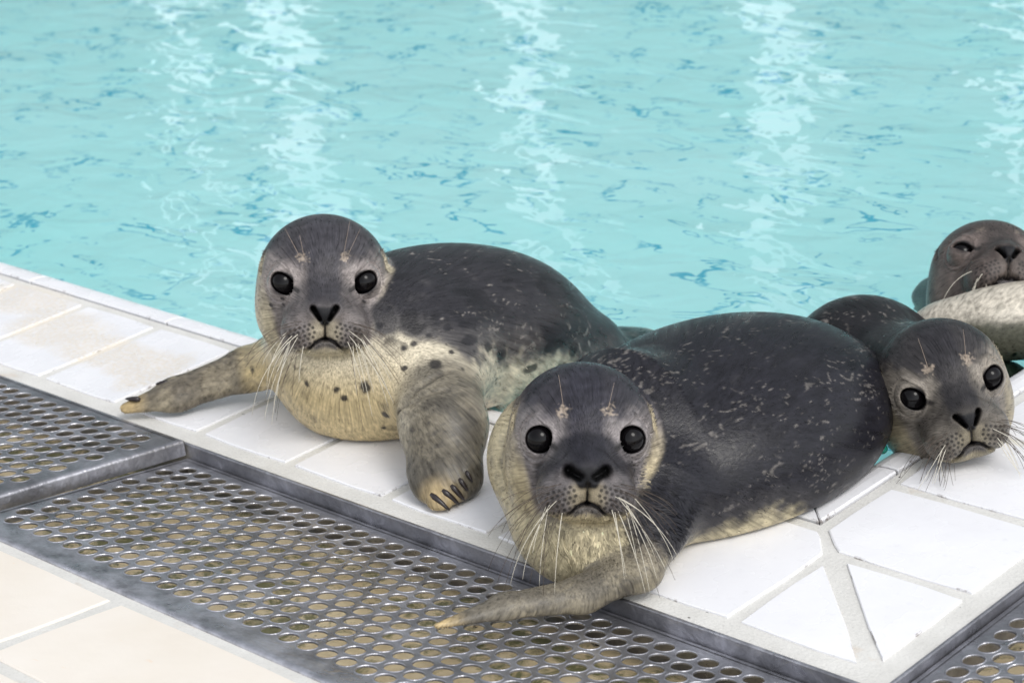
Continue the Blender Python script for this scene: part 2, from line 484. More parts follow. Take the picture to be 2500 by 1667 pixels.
def smin(a, b, k):
    h = np.clip(0.5 + 0.5 * (b - a) / k, 0, 1)
    return b + (a - b) * h - k * h * (1 - h)

def smax(a, b, k):
    return -smin(-a, -b, k)

def ell(p, c, r, M=None):
    q = p - np.asarray(c)
    if M is not None:
        q = q @ M
    r = np.asarray(r, float)
    k0 = np.linalg.norm(q / r, axis=1)
    k1 = np.linalg.norm(q / (r * r), axis=1) + 1e-9
    return k0 * (k0 - 1) / k1

def cone(p, a, b, ra, rb, flat=None, t=1.0):
    """capsule from a to b with end radii ra, rb; squashed to t of its thickness along the direction flat"""
    a = np.asarray(a, float); b = np.asarray(b, float)
    q = p - a; ba = b - a
    if flat is not None:
        n = np.asarray(flat, float); n = n / np.linalg.norm(n)
        q = q + np.outer(q @ n, n) * (1 / t - 1)
        ba = ba + n * (ba @ n) * (1 / t - 1)
    h = np.clip(q @ ba / (ba @ ba), 0, 1)
    d = np.linalg.norm(q - h[:, None] * ba, axis=1) - (ra + (rb - ra) * h)
    return d * (t if flat is not None else 1.0)

def nz(v):
    v = np.asarray(v, float)
    return v / np.linalg.norm(v)

def frame(fwd, up):
    """columns: local x (the animal's right), y (towards the snout), z (top of the head)"""
    y = nz(fwd); x = nz(np.cross(y, up)); z = np.cross(x, y)
    return np.stack([x, y, z], 1)

EYE = np.array([.285, .360, .0]); EYE_R = .089

def seg2(x, z, a, b):
    """distance in the x-z plane to a segment, and the position along it"""
    dx, dz = b[0] - a[0], b[1] - a[1]
    h = np.clip(((x - a[0]) * dx + (z - a[1]) * dz) / (dx * dx + dz * dz), 0, 1)
    return np.hypot(x - a[0] - h * dx, z - a[1] - h * dz), h

def mouth_z(x):
    return -.385 - .062 * (x / .105) ** 2.1 * (x < .105) - (x >= .105) * (.062 + .55 * (x - .105))

def head_sdf(q, squint=0.0, nos=1.0, nseg=((.080, -.164), (.034, -.240))):
    """q: points in head space (head about one unit wide)"""
    a = np.array(q); a[:, 0] = np.abs(a[:, 0])
    x, y, z = a.T
    d = ell(a, (0, 0, .0), (.485, .50, .475))
    d = smin(d, ell(a, (0, -.06, -.24), (.505, .46, .42)), .12)            # cheeks
    d = smin(d, cone(a, (0, .22, -.04), (0, .56, -.20), .31, .19), .14)       # bridge of the snout
    d = smin(d, ell(a, (.136, .50, -.325), (.180, .225, .182)), .08)            # whisker pads
    d = smin(d, ell(a, (0, .45, -.425), (.155, .185, .095)), .08)            # chin
    d = smin(d, ell(a, (0, .67, -.19), (.135, .105, .085)), .05)            # nose pad
    # sockets and lids
    d = smin(d, np.linalg.norm(a - EYE, axis=1) - (EYE_R + .030), .07)
    d = smin(d, ell(a, (.225, .40, .095), (.10, .06, .045)), .07)             # brow
    ro = EYE_R + .004
    k = np.ones(3); k[2] = 1 / (1 - .62 * squint)
    e = (a - EYE - np.array([.010, .09, 0]))
    if squint:
        e = np.stack([e[:, 0], e[:, 1], (e[:, 2] - .35 * e[:, 0]) * k[2]], 1)
    d = smax(d, -(np.linalg.norm(e, axis=1) - ro), .018)
    fr = np.clip((y - .40) / .1, 0, 1)
    # nostrils: two slits that close downwards
    t, h = seg2(x, z, *nseg)
    d = d + .075 * fr * np.exp(-(t / (nos * (.025 - .012 * h))) ** 2)
    # philtrum and mouth
    t, h = seg2(x, z, (0, -.26), (0, -.385))
    d = d + .024 * fr * np.exp(-(t / .014) ** 2)
    t = np.abs(z - mouth_z(x)) * .8
    d = d + .030 * fr * np.exp(-(t / .013) ** 2) * np.clip((.22 - x) / .12, 0, 1)
    # fine folds round the eyes, ear slit
    re = np.linalg.norm(a - EYE, axis=1)
    d = d + .006 * np.sin((re - EYE_R) * 150) * np.exp(-((re - EYE_R - .055) / .03) ** 2)
    t, h = seg2(y, z, (.10, .19), (.15, .06))
    d = d + .035 * np.exp(-(t / .016) ** 2) * np.clip((x - .30) / .1, 0, 1)
    return d

class Seal:
    def __init__(s, c, fwd, up, scale, floor=None):
        s.c = np.asarray(c, float); s.M = frame(fwd, up); s.s = scale
        s.parts = []; s.floor = floor; s.kneck = .06
        s.tail = (.1, 1, -.1); s.fleck = .6; s.dark = .5; s.squint = 0.0; s.flippers = []; s.furz = -.16
        s.nos = .85; s.nosw = 1.0; s.mask = .55; s.nseg = ((.080, -.164), (.034, -.240)); s.warm = None; s.folds = []; s.nbrow = 1; s.nwhisk = 18; s.wl = 1.0; s.pale = .75; s.claws = []
        s.belly = lambda V, N: np.zeros(len(V)); s.clump = lambda P: np.zeros(len(P))
    def head(s, p):
        return (p - s.c) @ s.M / s.s
    def world(s, q):
        return (np.asarray(q, float) * s.s) @ s.M.T + s.c
    def sdf(s, p):
        d = np.full(len(p), 9.0)
        for fn, k in s.parts:
            d = smin(d, fn(p), k)
        if s.floor is not None:
            d = smax(d, s.floor(p), .05)
        for pts, r, k in s.folds:
            for a, b in zip(pts[:-1], pts[1:]):
                d = smax(d, -cone(p, a, b, r, r), k)
        q = s.head(p)
        near = np.linalg.norm(q, axis=1) < 1.5
        if near.any():
            d[near] = smin(head_sdf(q[near], s.squint, s.nos, s.nseg) * s.s, d[near], s.kneck)
        return d

def E(c, r, yaw=0, pitch=0):
    cy, sy = math.cos(math.radians(yaw)), math.sin(math.radians(yaw))
    cp, sp = math.cos(math.radians(pitch)), math.sin(math.radians(pitch))
    M = np.array([[cy, -sy, 0], [sy, cy, 0], [0, 0, 1]]) @ np.array([[1, 0, 0], [0, cp, -sp], [0, sp, cp]])
    return lambda p: ell(p, c, r, M)

def K(a, b, ra, rb, flat=None, t=1.0):
    return lambda p: cone(p, a, b, ra, rb, flat, t)

def deck_floor(p):
    """solid deck (half space z<0) but open over the pool and lower over the drain"""
    z = np.where(p[:, 1] < -.17, -.10 + .16 * (-.17 - p[:, 1]), 0.0)
    pool = np.maximum(p[:, 0] - 7.45, 1.55 - p[:, 1])      # >0 on the deck
    z = np.where(pool < 0, pool * 1.2, z)
    return (z + .004) - p[:, 2]

def make_seals():
    S = {}
    # spotted pup with raised head
    s = Seal((3.74, .764, 1.107), (.733, -.621, .276), (-.138, .261, .955), .985, deck_floor)
    F1 = [(2.86, .66, .24), (2.55, .16, .14), (2.30, -.12, .08)]
    F2 = [(5.10, .52, .36), (5.34, .26, .14), (5.46, .08, .06)]
    s.parts = [
        (E((3.98, 1.66, .40), (.82, 1.35, .68), -3, -13), .1),
        (E((4.10, 2.45, .02), (.58, .92, .42), -4, -17), .2),
        (E((4.08, 3.2, -.48), (.40, .8, .30), -4, -24), .2),
        (K((3.64, .90, .86), (3.90, .95, .46), .43, .60), .15),
        (E((3.98, .95, .45), (.82, .64, .62), 20), .2),
        (K((3.45, .85, .45), F1[0], .33, .175, (.3, -.4, 1), .75), .2),
        (K(F1[0], F1[1], .18, .14, (.5, -.3, 1), .6), .08),
        (K(F1[1], F1[2], .14, .05, (.5, -.3, 1), .5), .05),
        (K((4.45, 1.05, .55), F2[0], .42, .27, (.6, -.5, .7), .75), .2),
        (K(F2[0], F2[1], .29, .24, (.6, -.5, .7), .6), .1),
        (K(F2[1], F2[2], .23, .09, (.5, -.4, 1), .5), .06),
        (K((4.12, 3.6, -.80), (4.25, 4.1, -1.15), .12, .16, (.1, -.1, 1), .35), .12),
        (K((4.06, 3.6, -.80), (3.95, 4.1, -1.15), .12, .16, (.1, -.1, 1), .35), .12),
    ]
    s.flippers = [([(2.72, .44, .20)] + F1[1:], .19, 1.0), ([(4.95, .68, .42)] + F2, .23, .48)]
    s.belly = lambda V, N: np.clip((1.12 - .42 * (V[:, 1] - .6) - V[:, 2]) * 1.9, 0, 1) + .5 * sstep(1.1, .5, V[:, 1]) * sstep(1.0, .7, V[:, 2])
    s.squint = .20; s.fleck = .75; s.dark = .75; s.pale = .7; s.nwhisk = 22; s.nbrow = 2
    s.clump = lambda P: np.zeros(len(P))
    s.claws = [((5.413, .046, .117), (5.556, .068, .026), .022), ((5.463, .108, .135), (5.560, .160, .030), .022), ((5.489, .167, .154), (5.570, .203, .046), .021),
               ((5.505, .234, .179), (5.568, .247, .095), .019), ((5.508, .302, .207), (5.560, .302, .138), .017),
               ((2.40, -.06, .15), (2.27, -.10, .14), .022), ((2.50, .16, .235), (2.42, .09, .225), .018)]
    for kn, cl in (((5.215, .143, .289), (5.42, .05, .11)), ((5.276, .207, .324), (5.468, .112, .128)), ((5.323, .272, .341), (5.493, .170, .148)), ((5.362, .331, .342), (5.508, .236, .172)), ((5.393, .400, .338), (5.51, .303, .20))):
        kn, cl = np.array(kn), np.array(cl); inn = np.array([-.022, .018, -.02])
        s.parts.append((K(tuple(kn + inn * 1.6), tuple(cl + inn * .9), .030, .034), .022))
    s.folds = [([(4.86, .36, .515), (4.91, .43, .59), (4.95, .55, .655), (4.98, .72, .676)], .012, .05), ([(4.86, .37, .50), (4.955, .365, .555), (5.04, .465, .615), (5.12, .57, .62)], .010, .04)]
    s.warm = lambda V: sstep(1.0, .5, V[:, 1]) * sstep(.85, .35, V[:, 2]) * sstep(4.95, 4.6, V[:, 0])
    s.base = (4, 1.2, 0); s.box = ((2.05, -.35, -1.4), (5.75, 4.5, 1.75))
    S['s1'] = s
    # dark pup in front
    s = Seal((6.64, .274, .771), (.675, -.653, .343), (-.172, .313, .934), .965, deck_floor)
    F3 = [(7.34, -.06, .17), (7.12, -.36, .06), (6.86, -.78, .09), (6.71, -1.20, .11)]
    s.parts = [
        (E((6.62, 1.60, .27), (1.05, 1.42, .69), -5, 0), .1),
        (E((6.20, .42, .42), (.42, .42, .46)), .15),
        (E((6.66, 2.55, .12), (.62, .9, .40), 0, -10), .2),
        (K((6.47, .50, .50), (6.48, .75, .42), .54, .68), .15),
        (E((6.62, .34, .22), (.72, .56, .50), -40), .12),
        (K((7.05, .45, .35), F3[0], .34, .13, (.5, -.5, 1), .85), .15),
        (K(F3[0], F3[1], .13, .115, (.4, -.6, 1), .72), .08),
        (K(F3[1], F3[2], .115, .085, (.4, -.6, 1), .62), .05),
        (K(F3[2], F3[3], .085, .022, (.4, -.6, 1), .55), .04),
    ]
    s.flippers = [(F3, .13, .95)]
    s.belly = lambda V, N: np.clip((.20 - V[:, 2] + .22 * sstep(1.7, .9, V[:, 1])) * 2.0, 0, 1) + .80 * sstep(.72, .30, V[:, 1] + (V[:, 0] - 6.75) * 1.0) * sstep(1.0, .75, V[:, 2])
    s.nos = 1.75; s.nosw = 1.35; s.mask = .92; s.nseg = ((.108, -.186), (.050, -.212)); s.fleck = .45; s.dark = .3; s.pale = .55
    s.clump = lambda P: sstep(.75, .25, np.abs(P[:, 2] - .35) / .5 * .5 + np.abs(P[:, 0] - 7.1) * .9 + np.abs(P[:, 1] - .05) * .9)
    s.folds = [([(7.33, -.245, .225), (7.435, -.17, .295), (7.515, -.055, .325), (7.515, .10, .315)], .010, .05)]
    s.nwhisk = 25
    s.base = (6.6, 1, 0); s.box = ((5.3, -1.4, -.7), (7.9, 3.9, 1.4))
    S['s2'] = s
    # pup resting its chin on the right-hand coping
    s = Seal((7.60, 2.85, .38), (.69, -.661, .296), (-.32, .088, .943), .925, deck_floor)
    s.parts = [
        (K((7.50, 2.92, .30), (6.85, 3.30, .0), .42, .50), .15),
        (E((6.57, 3.45, -.06), (.69, .60, .625), -28), .15),
        (E((6.1, 3.9, -.7), (.9, .5, .45), -35), .3),
    ]
    s.tail = (-.9, .5, -.1)
    s.belly = lambda V, N: np.clip((.16 - V[:, 2]) * 1.6, 0, 1) * sstep(6.6, 7.2, V[:, 0])
    s.squint = .10; s.fleck = .7; s.dark = .6; s.pale = .45; s.nwhisk = 24; s.wl = .8
    s.base = (7.2, 3, 0); s.box = ((4.9, 2.2, -.95), (8.3, 4.6, 1.05))
    S['s3'] = s
    # drowsy pup with raised chin
    s = Seal((6.43, 5.33, .09), (.50, -.401, .767), (-.45, .637, .626), .953, None)
    s.parts = [(K((6.36, 5.46, -.08), (5.98, 5.70, -.52), .40, .44), .15), (E((6.2, 6.6, -1.15), (.55, 1.1, .45), 10), .2)]
    s.kneck = .08; s.squint = .9; s.tail = (-.6, .7, -.3)
    s.belly = lambda V, N: np.clip((-.1 - V[:, 2]) * 1.2, 0, 1)
    s.fleck = .4; s.dark = .3; s.nwhisk = 9; s.nbrow = 0; s.wl = .7; s.pale = .5
    s.base = (6.4, 5.2, -.2); s.box = ((5.3, 4.4, -1.75), (7.3, 7.9, .75))
    S['s4'] = s
    return S

# ---------------------------------------------------------------- numpy noise, meshing
def vnoise(p, seed=0):
    """smooth value noise in 0..1 for points (n,3)"""
    p = np.asarray(p, np.float64) + seed * 17.31
    i = np.floor(p).astype(np.int64); f = p - i
    f = f * f * (3 - 2 * f)
    out = np.zeros(len(p))
    for dx in (0, 1):
        for dy in (0, 1):
            for dz in (0, 1):
                h = ((i[:, 0] + dx) * 73856093) ^ ((i[:, 1] + dy) * 19349663) ^ ((i[:, 2] + dz) * 83492791)
                h = (h ^ (h >> 13)) * 1274126177
                h = ((h ^ (h >> 16)) & 0xFFFF) / 65535.0
                w = (f[:, 0] if dx else 1 - f[:, 0]) * (f[:, 1] if dy else 1 - f[:, 1]) * (f[:, 2] if dz else 1 - f[:, 2])
                out += h * w
    return out

def fbm(p, seed=0, oct=3):
    a, t, n = 1.0, 0.0, 0.0
    for k in range(oct):
        n = n + a * vnoise(p * 2 ** k, seed + k); t += a; a *= .55
    return n / t

def sstep(a, b, x):
    t = np.clip((x - a) / (b - a), 0, 1)
    return t * t * (3 - 2 * t)

def surface_net(sdf, lo, hi, h, B=16):
    lo = np.asarray(lo, float)
    nb = np.ceil((np.asarray(hi) - lo) / (h * B)).astype(int)
    N = nb * B
    D = np.empty(N, np.float32)
    bi = np.stack(np.meshgrid(*[np.arange(k) for k in nb], indexing='ij'), -1).reshape(-1, 3)
    dc = sdf(lo + (bi * B + (B - 1) / 2) * h)
    Db = D.reshape(nb[0], B, nb[1], B, nb[2], B)
    Db[:] = np.sign(dc).reshape(nb)[:, None, :, None, :, None]
    act = np.nonzero(np.abs(dc) < h * B * 1.25)[0]
    loc = np.stack(np.meshgrid(*[np.arange(B)] * 3, indexing='ij'), -1).reshape(-1, 3)
    for s in range(0, len(act), 40):
        a = act[s:s + 40]
        P = lo + ((bi[a] * B)[:, None, :] + loc[None]) * h
        d = sdf(P.reshape(-1, 3)).reshape(len(a), B, B, B)
        for k, q in enumerate(a):
            x, y, z = bi[q]
            Db[x, :, y, :, z, :] = d[k]
    S = D < 0
    c = np.zeros(N - 1, np.uint8)
    sl = lambda o, n: slice(o, n - 1 + o)
    cor = [(x, y, z) for x in (0, 1) for y in (0, 1) for z in (0, 1)]
    for o in cor:
        c += S[sl(o[0], N[0]), sl(o[1], N[1]), sl(o[2], N[2])]
    cells = np.argwhere((c > 0) & (c < 8))
    vals = np.stack([D[cells[:, 0] + o[0], cells[:, 1] + o[1], cells[:, 2] + o[2]] for o in cor], 1).astype(float)
    acc = np.zeros((len(cells), 3)); cnt = np.zeros(len(cells))
    for i in range(8):
        for j in range(i + 1, 8):
            o, q = np.array(cor[i]), np.array(cor[j])
            if np.abs(o - q).sum() != 1: continue
            m = (vals[:, i] < 0) != (vals[:, j] < 0)
            t = vals[m, i] / (vals[m, i] - vals[m, j])
            acc[m] += o + t[:, None] * (q - o); cnt[m] += 1
    V = lo + (cells + acc / cnt[:, None]) * h
    idx = np.full(N, -1, np.int32); idx[cells[:, 0], cells[:, 1], cells[:, 2]] = np.arange(len(cells))
    Q = []
    for ax in range(3):
        a1, a2 = (ax + 1) % 3, (ax + 2) % 3
        s0 = [slice(None)] * 3; s1 = [slice(None)] * 3
        s0[ax] = slice(0, -1); s1[ax] = slice(1, None)
        A, Bq = S[tuple(s0)], S[tuple(s1)]
        e = np.argwhere(A != Bq)
        e = e[(e[:, a1] > 0) & (e[:, a2] > 0)]
        u = np.zeros(3, int); u[a1] = 1
        w = np.zeros(3, int); w[a2] = 1
        g = lambda q: idx[q[:, 0], q[:, 1], q[:, 2]]
        quad = np.stack([g(e - u - w), g(e - w), g(e), g(e - u)], 1)
        flip = ~A[e[:, 0], e[:, 1], e[:, 2]]
        quad[flip] = quad[flip][:, ::-1]
        Q.append(quad)
    Q = np.concatenate(Q)
    return V, Q[(Q >= 0).all(1)]

def refine(V, Q, m):
    """split the quads in m into four; their neighbours become n-gons, so the skin stays closed"""
    key = lambda a, b: np.minimum(a, b).astype(np.int64) * (len(V) + 1) + np.maximum(a, b)
    E4 = np.stack([key(Q[:, i], Q[:, (i + 1) % 4]) for i in range(4)], 1)
    ue, inv = np.unique(E4[m], return_inverse=True)
    inv = inv.reshape(-1, 4)
    a, b = ue // (len(V) + 1), ue % (len(V) + 1)
    n0 = len(V); n1 = n0 + len(ue)
    Qm = Q[m]; cen = n1 + np.arange(len(Qm)); mid = n0 + inv
    V2 = np.concatenate([V, (V[a] + V[b]) / 2, V[Qm].mean(1)])
    new = [np.stack([Qm[:, i], mid[:, i], cen, mid[:, i - 1]], 1) for i in range(4)]
    rest = np.nonzero(~m)[0]
    pos = np.searchsorted(ue, E4[rest]).clip(0, len(ue) - 1)
    has = ue[pos] == E4[rest]
    plain = rest[~has.any(1)]; ng = []
    for r, hh, pp in zip(rest[has.any(1)], has[has.any(1)], pos[has.any(1)]):
        f = []
        for i in range(4):
            f.append(int(Q[r, i]))
            if hh[i]: f.append(int(n0 + pp[i]))
        ng.append(f)
    return V2, np.concatenate([Q[plain]] + new), ng

def mesh_poly(name, v, q, ng, mat, parent):
    v = np.asarray(v, np.float32) * U
    loops = np.concatenate([q.ravel()] + [np.array(f) for f in ng]).astype(np.int32) if ng else q.ravel().astype(np.int32)
    starts = np.concatenate([np.arange(0, q.size, 4), q.size + np.cumsum([0] + [len(f) for f in ng])[:-1]]).astype(np.int32) if ng else np.arange(0, q.size, 4, dtype=np.int32)
    me = bpy.data.meshes.new(name)
    me.vertices.add(len(v)); me.vertices.foreach_set('co', v.ravel())
    me.loops.add(len(loops)); me.loops.foreach_set('vertex_index', loops)
    me.polygons.add(len(starts)); me.polygons.foreach_set('loop_start', starts)
    me.update(calc_edges=True); me.validate()
    return link(name, me, mat, parent, True)

def grad(sdf, p, e=.004):
    g = np.stack([sdf(p + np.eye(3)[k] * e) - sdf(p - np.eye(3)[k] * e) for k in range(3)], 1)
    return g / (np.linalg.norm(g, axis=1)[:, None] + 1e-9), np.linalg.norm(g, axis=1) / (2 * e)

# ---------------------------------------------------------------- coats
def C(*c): return np.array(c, float)
def lerp(a, b, t): return a + (b - a) * np.asarray(t)[:, None]

COAT = {
    's1': dict(back=C(.020, .0193, .0225), mid=C(.075, .070, .068), belly=C(.53, .475, .36), face=C(.082, .072, .068), cheek=C(.40, .35, .24)),
    's2': dict(back=C(.011, .0108, .0145), mid=C(.034, .032, .034), belly=C(.44, .38, .245), face=C(.070, .063, .062), cheek=C(.38, .32, .20)),
    's3': dict(back=C(.010, .0095, .011), mid=C(.030, .028, .027), belly=C(.42, .37, .26), face=C(.075, .066, .055), cheek=C(.24, .205, .135)),
    's4': dict(back=C(.026, .021, .019), mid=C(.075, .064, .056), belly=C(.33, .30, .24), face=C(.046, .037, .033), cheek=C(.10, .082, .070)),
}
SPOTS = {'s1': [(4.00,.25,.52,.035),(4.25,.32,.51,.032),(4.44,.43,.53,.055),(4.29,.34,.44,.035),(4.85,.34,.49,.040),(4.55,.48,.32,.036),(3.98,.33,.14,.018),(4.46,.53,.18,.020),
    (3.88,.26,.62,.026),(4.88,.71,.70,.052),(4.69,.58,.68,.030),(4.61,.67,.78,.026),(4.66,.73,.80,.034),(4.69,.85,.83,.028),(4.72,1.01,.84,.042),(4.81,1.49,.56,.028),
    (4.81,1.78,.54,.030),(4.80,1.93,.51,.028),(4.83,1.70,.26,.056),(4.83,1.36,.32,.034),(5.08,.25,.43,.030),(5.16,.31,.47,.032),(5.15,.34,.50,.024),(5.20,.23,.37,.026),
    (3.72,.26,1.07,.024),(3.87,.25,1.11,.018),(3.87,.25,1.15,.017),(4.28,.67,1.08,.027),(4.38,.78,.98,.034),(4.41,.66,.92,.034),(3.07,.50,.34,.034),(4.87,.88,.73,.026),
    (4.90,1.09,.66,.024),(5.00,.85,.64,.024),(4.73,1.36,.78,.028),(4.71,1.68,.73,.028),(4.98,.62,.78,.020),(4.80,.90,.76,.018)],
    's3': [(7.60, 2.52, .25, .03), (7.55, 2.45, .18, .03)]}

PADS = [(.075 + .034 * i + .010 * (j % 2), -.262 - .034 * j - .012 * i) for j in range(6) for i in range(6) if not (j == 5 and i > 4) and not (j == 0 and i < 1)]

def paint(key, s, V, Nrm):
    c = COAT[key]
    q = s.head(V); x = np.abs(q[:, 0]); y, z = q[:, 1], q[:, 2]
    n1 = fbm(V * 5.0, 3); n2 = fbm(V * 14.0, 9); n3 = vnoise(V * 40, 5)
    # body axes for streaky flecks
    ax = nz(s.tail); b1 = nz(np.cross(ax, (0, 0, 1))); b2 = np.cross(ax, b1)
    loc = np.stack([V @ ax, V @ b1, V @ b2], 1)
    wl_ = loc + (np.stack([vnoise(V * 9, 61), vnoise(V * 9, 62), vnoise(V * 9, 63)], 1) - .5) * .10
    fl = vnoise(wl_ * C(20, 62, 62), 21) * .68 + vnoise(wl_ * C(3, 6, 6), 31) * .32
    fleck = sstep(.69, .80, fl)
    bl = s.belly(V, Nrm) + (n1 - .5) * .55 + (n2 - .5) * .30
    col = lerp(c['back'], c['mid'], sstep(.05, .50, bl))
    col = lerp(col, c['belly'], sstep(.42, .80, bl))
    fa = fleck * s.fleck * np.clip(1 - bl * .8, 0, 1)
    col = lerp(col, C(.22, .20, .18) * np.ones_like(col), np.clip(fa, 0, 1))
    if s.warm is not None:
        col = lerp(col, col * C(.90, .80, .58), s.warm(V))
    dk = sstep(.63, .74, vnoise(loc * C(6, 10, 10), 77)) * s.dark * (1 - sstep(.75, 1, bl) * .6)
    col = lerp(col, c['back'] * .55, dk)
    # head: weight 1 on the face, fading into the neck
    near = np.linalg.norm(q, axis=1) < 1.3
    hd = np.full(len(V), 9.0); hd[near] = head_sdf(q[near], s.squint, s.nos, s.nseg)
    hw = sstep(-.26, -.04, y + .3 * (fbm(V * 9, 44) - .5)) * sstep(.055, .012, hd)
    n4 = vnoise(V * 26, 12)
    hc = np.tile(c['face'] * 1.9, (len(V), 1))                                                   # sides of the face
    hc = lerp(hc, c['cheek'], sstep(.36, .44, x + .05 * (n1 - .5)) * sstep(.12, -.10, z) * .6)
    hc = lerp(hc, c['cheek'], sstep(-.06, -.30, z + .5 * sstep(.42, .24, x) + .15 * (n1 - .5)) * sstep(.75, .35, y))
    re = np.linalg.norm(np.stack([x - EYE[0], (y - EYE[1]) * .6, z - EYE[2]], 1), axis=1)
    hc = lerp(hc, c['face'] * 3.0, .8 * sstep(.23, .10, re + .07 * (n2 - .5)) * sstep(.07, .17, x))
    crown = sstep(.07, .22, z + .16 * (n2 - .5) - .05 * sstep(.2, .35, x))                        # dark crown running down the bridge
    hc = lerp(hc, c['back'] * 1.7, crown * .92)
    band = sstep(.155, .085, x + .05 * (n2 - .5)) * sstep(-.20, -.05, z + .3 * x) * sstep(.0, .2, y)
    hc = lerp(hc, c['back'] * 1.9, band * .88)
    # snout: dark mask above the pads, pale round the lips
    mz = sstep(.36, .30, np.hypot(x * 1.0, (z + .27) * 1.0) + .03 * (n1 - .5)) * sstep(.26, .40, y)
    hc = lerp(hc, c['back'] * 1.1, mz * s.mask * sstep(-.44, -.24, z + .08 * (n2 - .5)))
    pad = sstep(.20, .11, np.hypot((x - .15), (z + .33) * 1.1)) * sstep(.4, .5, y)
    hc = lerp(hc, c['face'] * 1.7, pad * .75)
    lip = sstep(.16, .06, np.hypot(x * 1.0, (z + .34))) * sstep(.5, .6, y)
    hc = lerp(hc, c['cheek'] * 1.05, lip * .55)
    chin = sstep(-.43, -.48, z) * sstep(.3, .45, y)
    hc = lerp(hc, c['cheek'] * .95, chin)
    brow = sstep(.055, .012, np.hypot(x - .148, (z - .185) * 1.15) + .05 * (n2 - .5) + .07 * (vnoise(V * 75, 8) - .5)) * (y > .2) * (1 - .75 * s.squint)
    hc = lerp(hc, C(.38, .31, .24) * np.ones_like(hc), brow * .6)
    ear = sstep(.085, .03, np.hypot(y - .11, (z - .10) * .62) + .03 * (n2 - .5)) * (x > .35)
    hc = lerp(hc, c['cheek'] * 1.1, ear * .8 * (x < .56))
    ed, _ = seg2(y, z, (.10, .19), (.15, .06))
    hc = lerp(hc, C(.02, .018, .016) * np.ones_like(hc), sstep(.022, .010, ed) * (x > .35) * (x < .56))
    # follicle dots
    dots = np.zeros(len(V)); m = (y > .42) & (z < -.2) & (z > -.52) & (x > .05)
    for px_, pz_ in PADS:
        dots[m] = np.maximum(dots[m], sstep(.0155, .007, np.hypot(x[m] - px_, z[m] - pz_)))
    hc = lerp(hc, C(.018, .016, .015) * np.ones_like(hc), dots * .85)
    # nose leather, nostrils, mouth
    no = sstep(.022, -.008, x - .088 * s.nosw - np.minimum(0, (z + .17) * .62)) * sstep(-.135, -.165, z) * sstep(-.30, -.27, z) * sstep(.56, .66, y)
    hc = hc * (.72 + .56 * n4)[:, None] * (.8 + .4 * n2)[:, None]
    hc = lerp(hc, C(.007, .007, .0085) * np.ones_like(hc), no)
    t, h = seg2(x, z, *s.nseg)
    hc = lerp(hc, C(.004, .004, .004) * np.ones_like(hc), sstep(.030, .014, t / (s.nos * (1.1 - .45 * h)) ** .9) * (y > .5))
    t, h = seg2(x, z, (0, -.25), (0, -.385))
    hc = lerp(hc, C(.02, .018, .016) * np.ones_like(hc), sstep(.011, .004, t) * (y > .5))
    t = np.abs(z - mouth_z(x)) * .8
    hc = lerp(hc, C(.012, .010, .010) * np.ones_like(hc), sstep(.017, .006, t) * sstep(.17, .09, x) * (y > .4))
    und = sstep(.0, -.02, z - mouth_z(x)) * sstep(-.075, -.04, z - mouth_z(x)) * sstep(.11, .05, x) * (y > .5)
    hc = lerp(hc, C(.045, .042, .045) * np.ones_like(hc), und * .85)
    lidr = np.exp(-((re - EYE_R * 1.52) / .022) ** 2) * (y > .1)
    hc = lerp(hc, c['face'] * 3.0, lidr * .35)
    rim = sstep(EYE_R * 1.30, EYE_R * 1.08, re) if s.squint < .5 else sstep(EYE_R * 1.15, EYE_R * .9, re)
    hc = lerp(hc, C(.010, .009, .010) * np.ones_like(hc), rim)
    td, _ = seg2(x, z, (.225, -.030), (.190, -.048))
    hc = lerp(hc, C(.012, .011, .011) * np.ones_like(hc), sstep(.026, .008, td) * (y > .3) * .8)
    col = lerp(col, hc, hw)
    wob = (vnoise(V * 22, 55) - .5) * .022 + (vnoise(loc * C(20, 60, 60), 56) - .5) * .016
    for a, b, d, r in SPOTS.get(key, []):
        t = np.linalg.norm(V - C(a, b, d), axis=1) + wob
        m = sstep(r * 1.05, r * .55, t)
        col = lerp(col, c['back'] * .8, m * .92)
    for fp, fr_, ft in s.flippers:
        t = np.min([np.linalg.norm(V - (np.array(a) + k * (np.array(b) - np.array(a))), axis=1) for a, b in zip(fp[:-1], fp[1:]) for k in (0, .33, .66, 1)], axis=0)
        m = sstep(fr_ * 1.75, fr_ * 1.05, t + .06 * (n1 - .5))
        fcol = lerp(np.tile(C(.085, .077, .066), (len(V), 1)), C(.20, .175, .13) * np.ones_like(col), sstep(.38, .68, n1))
        fcol = lerp(fcol, C(.07, .065, .062) * np.ones_like(col), sstep(.55, .72, fl) * .7)
        fcol = lerp(fcol, C(.028, .026, .026) * np.ones_like(col), sstep(.60, .70, vnoise(loc * C(9, 13, 13), 79)) * .8 * (ft < .8)) * ft
        tip = sstep(.22, .04, np.linalg.norm(V - np.array(fp[-1]), axis=1))
        fcol = lerp(fcol, C(.42, .31, .15) * np.ones_like(col), tip * .8)
        col = lerp(col, fcol, m * .9)
    streak = vnoise(loc * C(9, 46, 46), 91) * .6 + n3 * .4
    return np.clip(col * (.78 + .44 * streak)[:, None], .003, .9), hw

